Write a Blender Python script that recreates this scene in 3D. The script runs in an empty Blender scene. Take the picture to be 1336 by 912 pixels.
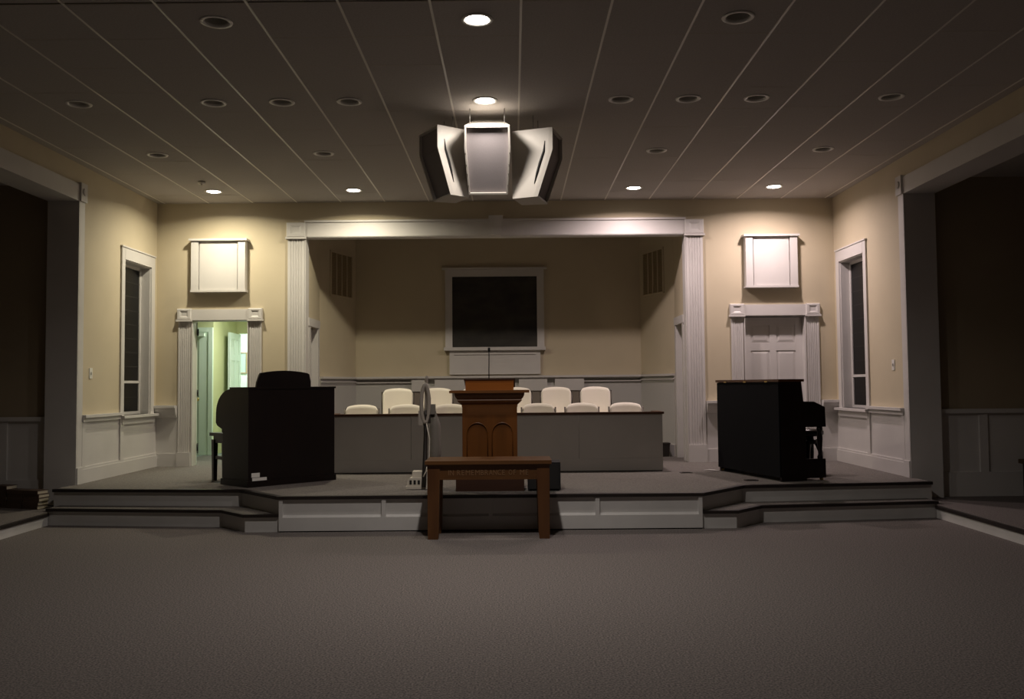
import bpy, bmesh, math, random
from mathutils import Vector, Matrix
random.seed(7)
S = bpy.context.scene
COL = S.collection
PI = math.pi

# ------------------------------------------------------------------ camera
FPX, PPX, PPY = 1200.0, 668.0, 445.5
CX, CZ, YAW, PITCH, ROLL = .2424, 1.5, -.0006, .0476, -.0087
def cam_axes():
    cy, sy, cp, sp = math.cos(YAW), math.sin(YAW), math.cos(PITCH), math.sin(PITCH)
    w = Vector((sy*cp, cy*cp, sp)); r0 = Vector((cy, -sy, 0)); u0 = r0.cross(w)
    r = math.cos(ROLL)*r0 + math.sin(ROLL)*u0
    u = -math.sin(ROLL)*r0 + math.cos(ROLL)*u0
    return r, u, w
RX, UX, WX = cam_axes()
cd = bpy.data.cameras.new('camera'); cam = bpy.data.objects.new('camera', cd); COL.objects.link(cam)
cd.sensor_fit = 'HORIZONTAL'; cd.sensor_width = 36; cd.lens = FPX/1336*36
cd.shift_y = -(456-PPY)/1336
cam.matrix_world = Matrix(((RX.x, UX.x, -WX.x, CX), (RX.y, UX.y, -WX.y, 0), (RX.z, UX.z, -WX.z, CZ), (0, 0, 0, 1)))
S.camera = cam
def hit(px, py, ax, val):
    """a photograph pixel on the plane coordinate[ax] == val"""
    d = WX + RX*(px-PPX)/FPX - UX*(py-PPY)/FPX
    o = Vector((CX, 0, CZ)); return o + d*((val-o[ax])/d[ax])

# ------------------------------------------------------------------ world (night) and exposure
wd = bpy.data.worlds.new('night'); S.world = wd; wd.use_nodes = True
wd.node_tree.nodes['Background'].inputs[0].default_value = (.02, .022, .03, 1)
wd.node_tree.nodes['Background'].inputs[1].default_value = .05
vs = S.view_settings; vs.view_transform = 'Standard'; vs.look = 'None'; vs.gamma = 1; vs.use_curve_mapping = False
vs.exposure = 0.68
FRONT_W, CENTRE_W, SPEAKER_W = 26, 36, 12        # downlight watts
WARM_LEFT, WARM_RIGHT, WARM_MID = (1, .90, .68), (1, .81, .79), (1, .91, .84)

# ------------------------------------------------------------------ materials
def lin(c):
    return tuple(((v/255)/12.92 if v/255 <= .04045 else ((v/255+.055)/1.055)**2.4) for v in c) + (1,)
MATS = {}
def mat(name, c, rough=.6, metal=0, c2=None, scale=20, detail=3, bump=0, bscale=None, emit=None, estr=0, spec=.5, stretch=None):
    m = bpy.data.materials.new(name); m.use_nodes = True; nt = m.node_tree; b = nt.nodes['Principled BSDF']
    b.inputs['Roughness'].default_value = rough; b.inputs['Metallic'].default_value = metal
    b.inputs['Specular IOR Level'].default_value = spec
    b.inputs['Base Color'].default_value = lin(c)
    if c2 is not None or bump:
        tc = nt.nodes.new('ShaderNodeTexCoord'); mp = nt.nodes.new('ShaderNodeMapping')
        nt.links.new(tc.outputs['Object'], mp.inputs[0])
        if stretch: mp.inputs['Scale'].default_value = stretch
    if c2 is not None:
        n = nt.nodes.new('ShaderNodeTexNoise'); n.inputs['Scale'].default_value = scale; n.inputs['Detail'].default_value = detail
        nt.links.new(mp.outputs[0], n.inputs['Vector'])
        r = nt.nodes.new('ShaderNodeValToRGB'); r.color_ramp.elements[0].position = .35; r.color_ramp.elements[1].position = .65
        r.color_ramp.elements[0].color = lin(c); r.color_ramp.elements[1].color = lin(c2)
        nt.links.new(n.outputs['Fac'], r.inputs[0]); nt.links.new(r.outputs[0], b.inputs['Base Color'])
    if bump:
        n2 = nt.nodes.new('ShaderNodeTexNoise'); n2.inputs['Scale'].default_value = bscale or scale; n2.inputs['Detail'].default_value = 4
        nt.links.new(mp.outputs[0], n2.inputs['Vector'])
        bp = nt.nodes.new('ShaderNodeBump'); bp.inputs['Strength'].default_value = bump; bp.inputs['Distance'].default_value = .01
        nt.links.new(n2.outputs['Fac'], bp.inputs['Height']); nt.links.new(bp.outputs[0], b.inputs['Normal'])
    if emit:
        b.inputs['Emission Color'].default_value = lin(emit); b.inputs['Emission Strength'].default_value = estr
    MATS[name] = m; return m
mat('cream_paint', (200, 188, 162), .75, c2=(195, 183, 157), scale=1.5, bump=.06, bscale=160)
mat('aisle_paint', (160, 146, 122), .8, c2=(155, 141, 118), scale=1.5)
mat('white_trim', (206, 203, 200), .5, c2=(201, 198, 195), scale=2)
mat('platform_paint', (205, 203, 200), .55, c2=(198, 196, 193), scale=3)
mat('grey_wainscot', (186, 184, 180), .55)
mat('carpet', (80, 77, 76), .95, c2=(130, 122, 118), scale=85, detail=8, bump=.35, bscale=260, spec=.1)
mat('platform_carpet', (100, 96, 92), .95, c2=(128, 123, 118), scale=70, detail=6, bump=.7, bscale=140, spec=.1)
mat('hall_carpet', (112, 124, 122), .95, c2=(128, 138, 134), scale=70, detail=6, spec=.1)
mat('nosing', (30, 24, 22), .45, c2=(38, 30, 27), scale=8)
mat('ceiling_tile', (182, 177, 172), .95, c2=(174, 169, 164), scale=60, detail=5, bump=.35, bscale=220, spec=.1)
mat('grid_metal', (226, 222, 212), .35, .0)
mat('cross_metal', (176, 168, 156), .7)
mat('light_trim', (238, 236, 230), .4)
mat('can_inside', (190, 186, 178), .45)
mat('dead_bulb', (110, 105, 100), .35)
mat('lamp_glow', (255, 250, 240), .5, emit=(255, 248, 236), estr=14)
mat('speaker_shell', (196, 190, 180), .55)
mat('speaker_grille', (138, 131, 131), .8, c2=(130, 123, 123), scale=300)
mat('dark_slot', (22, 20, 19), .7)
mat('steel', (150, 148, 145), .35, .9)
mat('painting', (36, 34, 32), .6, c2=(58, 55, 48), scale=2.4, detail=5, stretch=(1, 1, 2.2))
mat('oak', (92, 53, 14), .4, c2=(108, 63, 20), scale=9, detail=5, stretch=(1, 1, .12))
mat('oak_side', (98, 58, 20), .42, c2=(114, 70, 28), scale=9, detail=5, stretch=(.12, 1, 1))
mat('oak_desk', (138, 78, 24), .35, c2=(154, 92, 34), scale=9, detail=5, stretch=(.12, 1, 1))
mat('dark_oak', (52, 30, 20), .45, c2=(62, 38, 25), scale=9, detail=4, stretch=(.12, 1, 1))
mat('table_wood', (82, 52, 26), .38, c2=(100, 66, 34), scale=8, detail=5, stretch=(.12, 1, 1))
mat('table_leg_wood', (82, 50, 24), .42, c2=(98, 63, 31), scale=8, detail=5, stretch=(1, 1, .12))
mat('carved_letter', (128, 96, 66), .5)
mat('organ_wood', (17, 9, 8), .42, c2=(21, 11, 9), scale=6, detail=4, stretch=(1, 1, .15), spec=.3)
mat('organ_side', (30, 23, 20), .45, c2=(36, 28, 24), scale=6, detail=4, stretch=(1, 1, .15), spec=.3)
mat('piano_cloth', (15, 15, 18), .9, c2=(18, 18, 21), scale=200, spec=.15)
mat('piano_wood', (18, 9, 9), .3, c2=(24, 12, 11), scale=6, detail=4, spec=.35)
mat('piano_lid', (70, 40, 22), .3, c2=(88, 52, 30), scale=7, detail=4, stretch=(1, .15, 1))
mat('brass', (196, 170, 110), .3, .9)
mat('key_white', (226, 222, 210), .3)
mat('chair_white', (236, 229, 214), .6)
mat('chair_frame', (64, 58, 52), .4, .6)
mat('rail_grey', (176, 170, 163), .7, c2=(172, 166, 159), scale=2)
mat('rail_cap', (66, 38, 22), .4, c2=(80, 48, 28), scale=8, stretch=(.12, 1, 1))
mat('taupe', (134, 124, 114), .7)
mat('black_plastic', (16, 16, 18), .55)
mat('vac_grey', (156, 148, 138), .5)
mat('vac_beige', (206, 198, 184), .5)
mat('vac_dark', (40, 34, 30), .5)
mat('vac_bag', (120, 114, 106), .75)
mat('paper', (228, 226, 220), .8)
mat('book_cover', (88, 72, 60), .6)
mat('book_pages', (206, 196, 172), .85)
mat('pane_dark', (7, 7, 8), .3, spec=.2)
mat('leading', (44, 43, 42), .5)
mat('green_wall', (206, 208, 164), .8)
mat('hall_white', (222, 236, 222), .55)
mat('room_white', (226, 240, 234), .7)
mat('print_blue', (186, 204, 200), .7)
mat('bench_wood', (30, 24, 20), .4, c2=(38, 30, 25), scale=6, stretch=(.15, 1, 1))
mat('pew_wood', (70, 52, 24), .5, c2=(82, 62, 30), scale=6)
mat('white_plastic', (222, 220, 214), .4)
mat('grille_slat', (168, 150, 118), .6)
mat('grille_back', (84, 74, 58), .8)
mat('dark_void', (20, 18, 15), .9)

# ------------------------------------------------------------------ mesh helpers
class MB:
    def __init__(s): s.bm = bmesh.new(); s.smooth = set()
    def box(s, x0, x1, y0, y1, z0, z1):
        x0, x1 = min(x0, x1), max(x0, x1); y0, y1 = min(y0, y1), max(y0, y1); z0, z1 = min(z0, z1), max(z0, z1)
        v = [s.bm.verts.new(p) for p in ((x0,y0,z0),(x1,y0,z0),(x1,y1,z0),(x0,y1,z0),(x0,y0,z1),(x1,y0,z1),(x1,y1,z1),(x0,y1,z1))]
        for f in ((0,3,2,1),(4,5,6,7),(0,1,5,4),(1,2,6,5),(2,3,7,6),(3,0,4,7)): s.bm.faces.new([v[i] for i in f])
        return s
    def loft(s, rings, cap=True, smooth=False, closed=True):
        vs = [[s.bm.verts.new(p) for p in r] for r in rings]
        n = len(vs[0]); fs = []
        for a, b in zip(vs, vs[1:]):
            for i in range(n if closed else n-1):
                j = (i+1) % n
                try: fs.append(s.bm.faces.new((a[i], a[j], b[j], b[i])))
                except ValueError: pass
        if smooth:
            for f in fs: f.smooth = True
        if cap:
            s.bm.faces.new(list(reversed(vs[0]))); s.bm.faces.new(vs[-1])
        return s
    def prism(s, poly, axis, a, b):
        """poly of 2-D points, extruded along axis (0, 1 or 2) from a to b"""
        def P(p, t): return (t, p[0], p[1]) if axis == 0 else ((p[0], t, p[1]) if axis == 1 else (p[0], p[1], t))
        return s.loft([[P(p, a) for p in poly], [P(p, b) for p in poly]])
    def lathe(s, prof, n=24, c=(0, 0, 0), cap=True):
        rings = [[(c[0]+r*math.cos(2*PI*i/n), c[1]+r*math.sin(2*PI*i/n), c[2]+z) for i in range(n)] for r, z in prof]
        return s.loft(rings, cap, True)
    def tube(s, pts, rad, n=10, cap=True):
        pts = [Vector(p) for p in pts]; rings = []
        rads = rad if isinstance(rad, (list, tuple)) else [rad]*len(pts)
        ref = None
        for i, p in enumerate(pts):
            t = (pts[min(i+1, len(pts)-1)] - pts[max(i-1, 0)]).normalized()
            if ref is None:
                ref = Vector((0, 0, 1)) if abs(t.z) < .9 else Vector((1, 0, 0))
            u = (ref - t*ref.dot(t)).normalized(); w = t.cross(u); ref = u
            rings.append([p + (u*math.cos(2*PI*k/n) + w*math.sin(2*PI*k/n))*rads[i] for k in range(n)])
        return s.loft(rings, cap, True)
    def bevel(s, off=.005, seg=2):
        bmesh.ops.bevel(s.bm, geom=[e for e in s.bm.edges if len(e.link_faces) == 2 and e.calc_face_angle(0) > .6], offset=off, segments=seg, affect='EDGES', profile=.5, clamp_overlap=True)
        return s
    def build(s, name, m, parent=None, fix=True):
        if fix: bmesh.ops.recalc_face_normals(s.bm, faces=s.bm.faces)
        me = bpy.data.meshes.new(name); s.bm.to_mesh(me); s.bm.free()
        me.materials.append(MATS[m])
        o = bpy.data.objects.new(name, me); COL.objects.link(o)
        if parent is not None: o.parent = parent
        return o
def bx(name, m, parent, *d, bev=0):
    b = MB().box(*d)
    if bev: b.bevel(bev)
    return b.build(name, m, parent)
def tag(o, label, cat, group=None, kind=None):
    o['label'] = label; o['category'] = cat
    if group: o['group'] = group
    if kind: o['kind'] = kind
    return o
def struct(o, label, cat): return tag(o, label, cat, None, 'structure')
def thing(name, label, cat, loc=(0, 0, 0), rz=0, group=None):
    o = bpy.data.objects.new(name, None); COL.objects.link(o); o.empty_display_size = .1
    o.location = loc; o.rotation_euler = (0, 0, rz); tag(o, label, cat, group); return o
def frame(name, label, cat, loc=(0, 0, 0), rz=0):
    o = thing(name, label, cat, loc, rz); o['kind'] = 'structure'; return o
def copy_tree(o, parent=None):
    c = o.copy(); COL.objects.link(c)
    if parent is not None: c.parent = parent
    for ch in list(o.children): copy_tree(ch, c)
    return c

# ------------------------------------------------------------------ key dimensions (metres)
W = 4.98          # half width of the room
WT = .35          # side wall thickness
YB = 13.46        # front wall face
YJ = 10.98        # where the side walls start (aisle openings end)
ZC = 4.22         # ceiling
ZP = .365         # platform top
YC = 15.6         # chancel back wall
YBACK = -4.5      # wall behind the camera
AX = 8.0          # outer wall of the aisles
ZA = .13          # aisle floor
ZH = 3.78         # underside of aisle headers
FT = .18          # front wall thickness

# ------------------------------------------------------------------ floors
struct(bx('floor', 'carpet', None, -4.9, 4.9, YBACK, 10.6, -.1, 0), 'grey taupe carpet of the open main floor', 'floor')
for s, w in ((-1, 'left'), (1, 'right')):
    t = frame('floor_aisle_'+w, 'low carpeted aisle floor with white edge board beyond the %s opening' % w, 'floor')
    bx('carpet', 'carpet', t, s*4.915, s*AX, YBACK, 11.1, -.1, ZA)
    bx('edge_board', 'platform_paint', t, s*4.9, s*4.915, YBACK, 10.22, -.05, ZA-.028)
    bx('nosing', 'nosing', t, s*4.885, s*4.935, YBACK, 10.22, ZA-.028, ZA+.003, bev=.006)

# ------------------------------------------------------------------ platform
pf = frame('floor_platform', 'raised carpeted platform with white panelled front and corner steps', 'platform')
UP = [(-4.99, 10.5), (-2.79, 10.28), (-2.2, 9.6), (2.2, 9.6), (2.79, 10.28), (4.99, 10.5)]
LO_L = [(-4.92, 10.22), (-2.9, 9.97), (-2.56, 9.6), (-2.2, 9.6)]
def outline(pts, back, inset=0):
    return list(pts) + [(pts[-1][0], back), (pts[0][0], back)]
def offset_path(pts, d):
    out = []
    for i, p in enumerate(pts):
        ns = []
        for a, b in ((i-1, i), (i, i+1)):
            if 0 <= a and b < len(pts):
                e = Vector(pts[b]) - Vector(pts[a]); ns.append(Vector((e.y, -e.x)).normalized())
        n = sum(ns, Vector((0, 0)))/len(ns); n = n/ (n.length**2)
        out.append((p[0]+n.x*d, p[1]+n.y*d))
    return out
body = offset_path(UP, -.022)
MB().prism(outline(body, 15.55), 2, 0, ZP-.03).build('riser_body', 'platform_paint', pf)
MB().prism(outline(offset_path(UP, -.05), 15.55), 2, ZP-.031, ZP).build('carpet_top', 'platform_carpet', pf)
def strip(name, pts, wdt, z0, z1, m, parent, over=.0):
    a = offset_path(pts, over); b = offset_path(pts, -wdt)
    for i in range(len(pts)-1):
        MB().prism([a[i], a[i+1], b[i+1], b[i]], 2, z0, z1).build(name, m, parent)
strip('nosing', UP, .06, ZP-.03, ZP+.004, 'nosing', pf, .012)
for s in (-1, 1):
    lo = [(s*-p[0] if s > 0 else p[0], p[1]) for p in LO_L]
    if s > 0: lo = lo[::-1]
    inner = [(s*2.2, 10.6), (s*4.92, 10.7)] if s < 0 else [(4.92, 10.7), (2.2, 10.6)]
    st = offset_path(lo, -.02)
    MB().prism(st + inner, 2, 0, .155).build('step_riser', 'platform_paint', pf)
    MB().prism(offset_path(lo, -.04) + inner, 2, .154, .182).build('step_carpet', 'platform_carpet', pf)
    strip('step_nosing', lo, .05, .154, .186, 'nosing', pf, .010)
# front panelling (skirt board, stiles, mouldings)
bx('skirt_board', 'platform_paint', pf, -2.195, 2.195, 9.596, 9.63, .012, .15, bev=.004)
bx('shoe_gap', 'dark_void', pf, -2.19, 2.19, 9.6, 9.62, 0, .012)
for x0, x1 in ((-2.195, -2.155), (-1.13, -1.085), (-.022, .022), (1.085, 1.13), (2.155, 2.195)):
    bx('stile', 'platform_paint', pf, x0, x1, 9.598, 9.63, .15, .336, bev=.003)
for x0, x1 in ((-2.155, -1.13), (-1.085, -.022), (.022, 1.085), (1.13, 2.155)):
    MB().prism([(9.606, .15), (9.625, .15), (9.625, .172), (9.618, .172)], 0, x0, x1).build('panel_moulding', 'platform_paint', pf)

# ------------------------------------------------------------------ ceiling with lay-in tiles
G = .648
ce = frame('ceiling', 'dropped ceiling of square mineral tiles in a white metal grid', 'ceiling')
bx('ceiling_deck', 'ceiling_tile', ce, -W-.02, W+.02, 6.35, YB+.05, ZC+.14, ZC+.16)
bx('ceiling_rear', 'ceiling_tile', ce, -W-.02, W+.02, YBACK, 6.36, ZC, ZC+.16)
ROWS = {0: 12.58, 1: 10.63, 2: 8.66, 3: 6.69}
ybar = [8.66-G/2 + G*k for k in range(-3, 9)]
xbar = [(-7.5+k)*G for k in range(16)]
HOLES = set()
LIT = [(-3.88, 0), (-1.94, 0), (1.94, 0), (3.88, 0), (0, 2), (0, 3)]
UNLIT = [(-3.88, 1), (-1.94, 1), (1.94, 1), (3.88, 1), (-3.88, 2), (-2.592, 2), (-1.94, 2), (-1.296, 2), (1.296, 2), (1.94, 2), (2.592, 2), (3.88, 2), (-1.94, 3), (1.94, 3)]
SHIFT = .075          # the front row sits a little off its tile centres
def yl(r): return 8.66 + (2-r)*3*G + (SHIFT if r == 0 else 0)
def tile_mesh(hole, dy=0):
    b = MB(); h = G/2-.006
    if not hole:
        b.box(-h, h, -h, h, 0, .015)
    else:
        n = 32; R = .098
        cir = [(R*math.cos(2*PI*(i+.5)/n), R*math.sin(2*PI*(i+.5)/n)) for i in range(n)]
        sq = []
        for x, y in cir:
            k = h/max(abs(x), abs(y)); sq.append((x*k, y*k))
        for i in range(n//4):   # corners pulled out to the square's corners
            pass
        for q in range(4):
            i = (n//8 + q*n//4) % n
            a = sq[i-1]; sgn = (math.copysign(h, a[0]), math.copysign(h, a[1])); sq[i-1] = sgn
        b.loft([[(x, y, 0) for x, y in sq], [(x, y+dy, 0) for x, y in cir], [(x, y+dy, .08) for x, y in cir]], cap=False)
    m = b.build('ceiling_tile', 'ceiling_tile', None, fix=False); me = m.data; bpy.data.objects.remove(m); return me
TILE, TILEH, TILES = tile_mesh(False), tile_mesh(True), tile_mesh(True, SHIFT)
lights_at = [(x, yl(r)) for x, r in LIT+UNLIT]
for i in range(15):
    for j in range(11):
        x, y = (xbar[i]+xbar[i+1])/2, (ybar[j]+ybar[j+1])/2
        hole = any(abs(x-a) < .1 and abs(y-c) < .1 for a, c in lights_at)
        if y > YB: continue
        o = bpy.data.objects.new('ceiling_tile', (TILES if y > 12 else TILEH) if hole else TILE); COL.objects.link(o); o.parent = ce
        o.location = (x, y, ZC + random.uniform(-.0015, .0015))
for x in xbar:
    bx('grid_runner', 'grid_metal', ce, x-.009, x+.009, 6.3, YB, ZC-.004, ZC+.03)
for j in range(11):
    for q in (-1, 1):
        bx('border_tile', 'ceiling_tile', ce, q*4.867, q*(W+.01), ybar[j]+.007, ybar[j+1]-.007, ZC, ZC+.015)
for y in ybar:
    bx('cross_tee', 'cross_metal', ce, -W, W, y-.007, y+.007, ZC+.000, ZC+.028)
bx('wall_angle', 'cross_metal', ce, -W, W, YB-.03, YB, ZC-.006, ZC+.03)

# recessed downlights
def downlight(x, r, lit, label):
    y = yl(r)
    t = thing('recessed_light', label, 'ceiling light', (x, y, ZC), 0, 'lit downlights' if lit else 'unlit downlights')
    MB().lathe([(.088, .012), (.086, -.003), (.1, -.010), (.118, -.008), (.122, .0), (.1, .0)], 32, cap=False).build('trim_ring', 'light_trim', t)
    MB().lathe([(.088, .012), (.082, .05), (.07, .09)], 32, cap=False).build('reflector', 'light_trim' if lit else 'can_inside', t, fix=False)
    if lit:
        MB().lathe([(.084, .012), (.08, -.004), (.055, -.016), (.005, -.022)], 28).build('lamp', 'lamp_glow', t)
        ld = bpy.data.lights.new('downlight_beam', 'AREA'); lo = bpy.data.objects.new('downlight_beam', ld); COL.objects.link(lo)
        ld.energy = (CENTRE_W if r == 3 else SPEAKER_W) if x == 0 else FRONT_W
        ld.color = WARM_MID if x == 0 else (WARM_LEFT if x < 0 else WARM_RIGHT)
        ld.shape = 'DISK'; ld.size = .15; ld.spread = math.radians(152 if r == 3 else (165 if x == 0 else 160))
        lo.parent = t; lo.location = (0, 0, -.03)
    else:
        MB().lathe([(.07, .085), (.062, .06), (.045, .048), (.004, .044)], 24).build('lamp', 'dead_bulb', t)
side = lambda x: ('left' if x < 0 else 'right')
lit_names = {(-3.88, 0): 'glowing recessed light near the front wall above the lit left doorway', (-1.94, 0): 'glowing recessed light before the chancel header on its left half',
             (1.94, 0): 'glowing recessed light before the chancel header on its right half', (3.88, 0): 'glowing recessed light near the front wall above the closed right door',
             (0, 2): 'glowing recessed light right above the hanging centre loudspeaker', (0, 3): 'glowing recessed light nearest the camera at the top of the picture'}
rown = {1: 'row just behind the glowing front row', 2: 'row beside the loudspeakers', 3: 'row at the top edge of the picture'}
for x, r in LIT: downlight(x, r, True, lit_names[(x, r)])
for x, r in UNLIT:
    same = sorted([abs(a) for a, q in UNLIT if q == r and (a < 0) == (x < 0)])
    k = same.index(abs(x)); od = ['closest to the middle', 'second from the middle', 'third from the middle', 'farthest from the middle'][k] if r == 2 else (['closer to the middle', 'nearer the side wall'][k] if r == 1 else 'on its own')
    downlight(x, r, False, 'unlit recessed light, %s, %s side, %s' % (rown[r], side(x), od))
p = hit(263, 237, 2, ZC)
t = thing('smoke_detector', 'small round white smoke detector on ceiling beside the left glowing light', 'smoke detector', (p.x, p.y, ZC))
MB().lathe([(.05, -.002), (.05, -.018), (.04, -.034), (.01, -.038)], 20).build('housing', 'white_plastic', t)
MB().lathe([(.014, -.037), (.012, -.046), (.002, -.048)], 12).build('sensor_cap', 'can_inside', t)

# ------------------------------------------------------------------ front wall with chancel opening and two doorways
DL = (-4.46, -3.62); DR = (3.63, 4.54); DZ = 2.5
OX = 2.80; OZ = 3.71
b = MB()
y0, y1 = YB, YB+FT
for x0, x1, z0, z1 in ((-W-.3, DL[0], 0, ZC+.15), (DL[0], DL[1], DZ, ZC+.15), (DL[1], -OX, 0, ZC+.15), (-OX, OX, OZ, ZC+.15), (OX, DR[0], 0, ZC+.15), (DR[0], DR[1], DZ, ZC+.15), (DR[1], W+.3, 0, ZC+.15)):
    b.box(x0, x1, y0, y1, z0, z1)
struct(b.build('wall_front', 'cream_paint'), 'cream front wall around the wide chancel opening and two doorways', 'wall')

def flute_profile(w, d, n):
    """closed cross-section of a fluted board: x across, y depth (0 = wall, negative = out)"""
    pts = [(-w/2, 0), (-w/2, -d)]
    m = w*.12; fw = (w-2*m)/n
    for i in range(n):
        a = -w/2+m+i*fw; r = fw*.36; c = a+fw/2
        for k in range(7):
            th = PI*k/6
            pts.append((c-r*math.cos(th), -d + r*.8*math.sin(th)))
    pts += [(w/2, -d), (w/2, 0)]
    return pts
def pilaster(parent, xc, y, w, z0, z1, plinth, cap, n=5, d=.035):
    pr = flute_profile(w, d, n)
    MB().loft([[(xc+px, y+py, z) for px, py in pr] for z in (z0+plinth, z1)]).build('fluted_shaft', 'white_trim', parent)
    bx('plinth_block', 'white_trim', parent, xc-w/2-.012, xc+w/2+.012, y-d-.02, y, z0, z0+plinth, bev=.008)
    if cap: corner_block(parent, xc, y, w+.03, z1, z1+cap, d)
def corner_block(parent, xc, y, w, z0, z1, d):
    c = bx('corner_block', 'white_trim', parent, xc-w/2, xc+w/2, y-d-.02, y, z0, z1, bev=.004)
    e = w*.2; zz = (z1-z0)*.2; yf = y-d-.02
    # raised rim and a pyramid boss
    MB().loft([[(xc-w/2, yf, z0), (xc+w/2, yf, z0), (xc+w/2, yf, z1), (xc-w/2, yf, z1)], [(xc-w/2+.01, yf-.012, z0+.01), (xc+w/2-.01, yf-.012, z0+.01), (xc+w/2-.01, yf-.012, z1-.01), (xc-w/2+.01, yf-.012, z1-.01)],
              [(xc-w/2+e, yf-.012, z0+zz), (xc+w/2-e, yf-.012, z0+zz), (xc+w/2-e, yf-.012, z1-zz), (xc-w/2+e, yf-.012, z1-zz)], [(xc-.012, yf+.012, (z0+z1)/2-.012), (xc+.012, yf+.012, (z0+z1)/2-.012), (xc+.012, yf+.012, (z0+z1)/2+.012), (xc-.012, yf+.012, (z0+z1)/2+.012)]], cap=False).build('carved_face', 'white_trim', c, fix=False)
    bx('block_foot', 'white_trim', c, xc-w/2-.012, xc+w/2+.012, yf-.02, y, z0-.028, z0, bev=.006)
t = frame('trim_1', 'white fluted surround and header board of the chancel opening', 'trim')
for s in (-1, 1): pilaster(t, s*2.925, YB, .245, ZP, 3.70, .25, .215)
bx('header_board', 'white_trim', t, -2.80, 2.80, YB-.04, YB, OZ-.005, 3.93, bev=.004)
bx('header_cap', 'white_trim', t, -2.80, 2.80, YB-.062, YB, 3.915, 3.945, bev=.005)
bx('header_soffit', 'white_trim', t, -OX, OX, YB-.03, YB+FT, OZ-.015, OZ)
MB().prism([(-.065, 3.70), (.085, 3.70), (.115, 3.985), (-.095, 3.985)], 1, YB-.12, YB).bevel(.006).build('keystone', 'white_trim', t)
for s in (-1, 1): bx('jamb_board', 'white_trim', t, s*2.785, s*2.80, YB-.03, YB+FT+.01, ZP, OZ)

def door_casing(nm, x0, x1, label):
    t = frame(nm, label, 'trim')
    for xc in (x0-.1, x1+.1): pilaster(t, xc+(.0), YB, .175, ZP, DZ, .2, .16, 5, .028)
    bx('head_casing', 'white_trim', t, x0, x1, YB-.036, YB, DZ-.01, DZ+.15, bev=.004)
    bx('jamb', 'white_trim', t, x0, x0+.02, YB-.02, YB+FT, ZP, DZ); bx('jamb', 'white_trim', t, x1-.02, x1, YB-.02, YB+FT, ZP, DZ)
    bx('jamb_head', 'white_trim', t, x0, x1, YB-.02, YB+FT, DZ-.02, DZ)
door_casing('trim_2', DL[0], DL[1], 'white fluted casing around the lit left doorway')
door_casing('trim_3', DR[0], DR[1], 'white fluted casing around the closed right door')

def six_panel_door(parent, w, h, th=.04, m='white_trim'):
    """leaf in local x 0..w, y 0..th (front at y 0), z 0..h; parts slab, stiles, rails, panels"""
    bx('slab', m, parent, 0, w, .012, th-.012, 0, h)
    for a, c in ((0, .105), (w/2-.05, w/2+.05), (w-.105, w)):
        bx('stile', m, parent, a, c, 0, th, 0, h, bev=.003)
    rows = [(0, .22), (h*.40, h*.40+.13), (h*.79-.05, h*.79+.06), (h-.115, h)]
    for a, c in rows: bx('rail', m, parent, .1, w-.1, .001, th-.001, a, c, bev=.003)
    for (a, c), (d, e) in zip(rows, rows[1:]):
        for x0, x1 in ((.105, w/2-.05), (w/2+.05, w-.105)):
            MB().loft([[(x0+.01, .011, c+.01), (x1-.01, .011, c+.01), (x1-.01, .011, d-.01), (x0+.01, .011, d-.01)], [(x0+.045, .003, c+.045), (x1-.045, .003, c+.045), (x1-.045, .003, d-.045), (x0+.045, .003, d-.045)]]).build('panel', m, parent)
d2 = frame('door_2', 'closed white six-panel door behind the piano', 'door', (DR[0]+.02, YB+.1, ZP+.01))
six_panel_door(d2, DR[1]-DR[0]-.04, DZ-.04-ZP)
k = MB().lathe([(.012, 0), (.012, .03), (.028, .04), (.03, .055), (.018, .068), (.003, .07)], 16).build('knob', 'brass', d2)
k.rotation_euler = (PI/2, 0, 0); k.location = (.06, 0, .95)

# wall panels over the doors (white boxed grille covers)
for s, lab in ((-1, 'left'), (1, 'right')):
    p0 = hit(250, 312, 1, YB-.1) if s < 0 else hit(972, 306, 1, YB-.1)
    p1 = hit(320, 380, 1, YB-.1) if s < 0 else hit(1041, 374, 1, YB-.1)
    x0, x1, z0, z1 = p0.x, p1.x, p1.z, p0.z
    t = thing('wall_panel_box', 'white boxed wall panel with ledge above the %s' % ('open lit doorway' if s < 0 else 'closed door by the piano'), 'wall panel', ((x0+x1)/2, YB, z0))
    w = (x1-x0)/2; h = z1-z0
    bx('backing', 'white_trim', t, -w+.05, w-.05, -.07, 0, .02, h-.02)
    bx('centre_panel', 'white_trim', t, -w+.12, w-.12, -.1, -.06, .022, h-.03, bev=.004)
    for q in (-1, 1): bx('side_board', 'white_trim', t, q*(w-.105), q*w, -.12, 0, .022, h-.03, bev=.004)
    bx('cap_board', 'white_trim', t, -w-.03, w+.03, -.15, 0, h-.03, h, bev=.006)
    bx('base_board', 'white_trim', t, -w-.01, w+.01, -.125, 0, -.008, .022, bev=.004)

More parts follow.
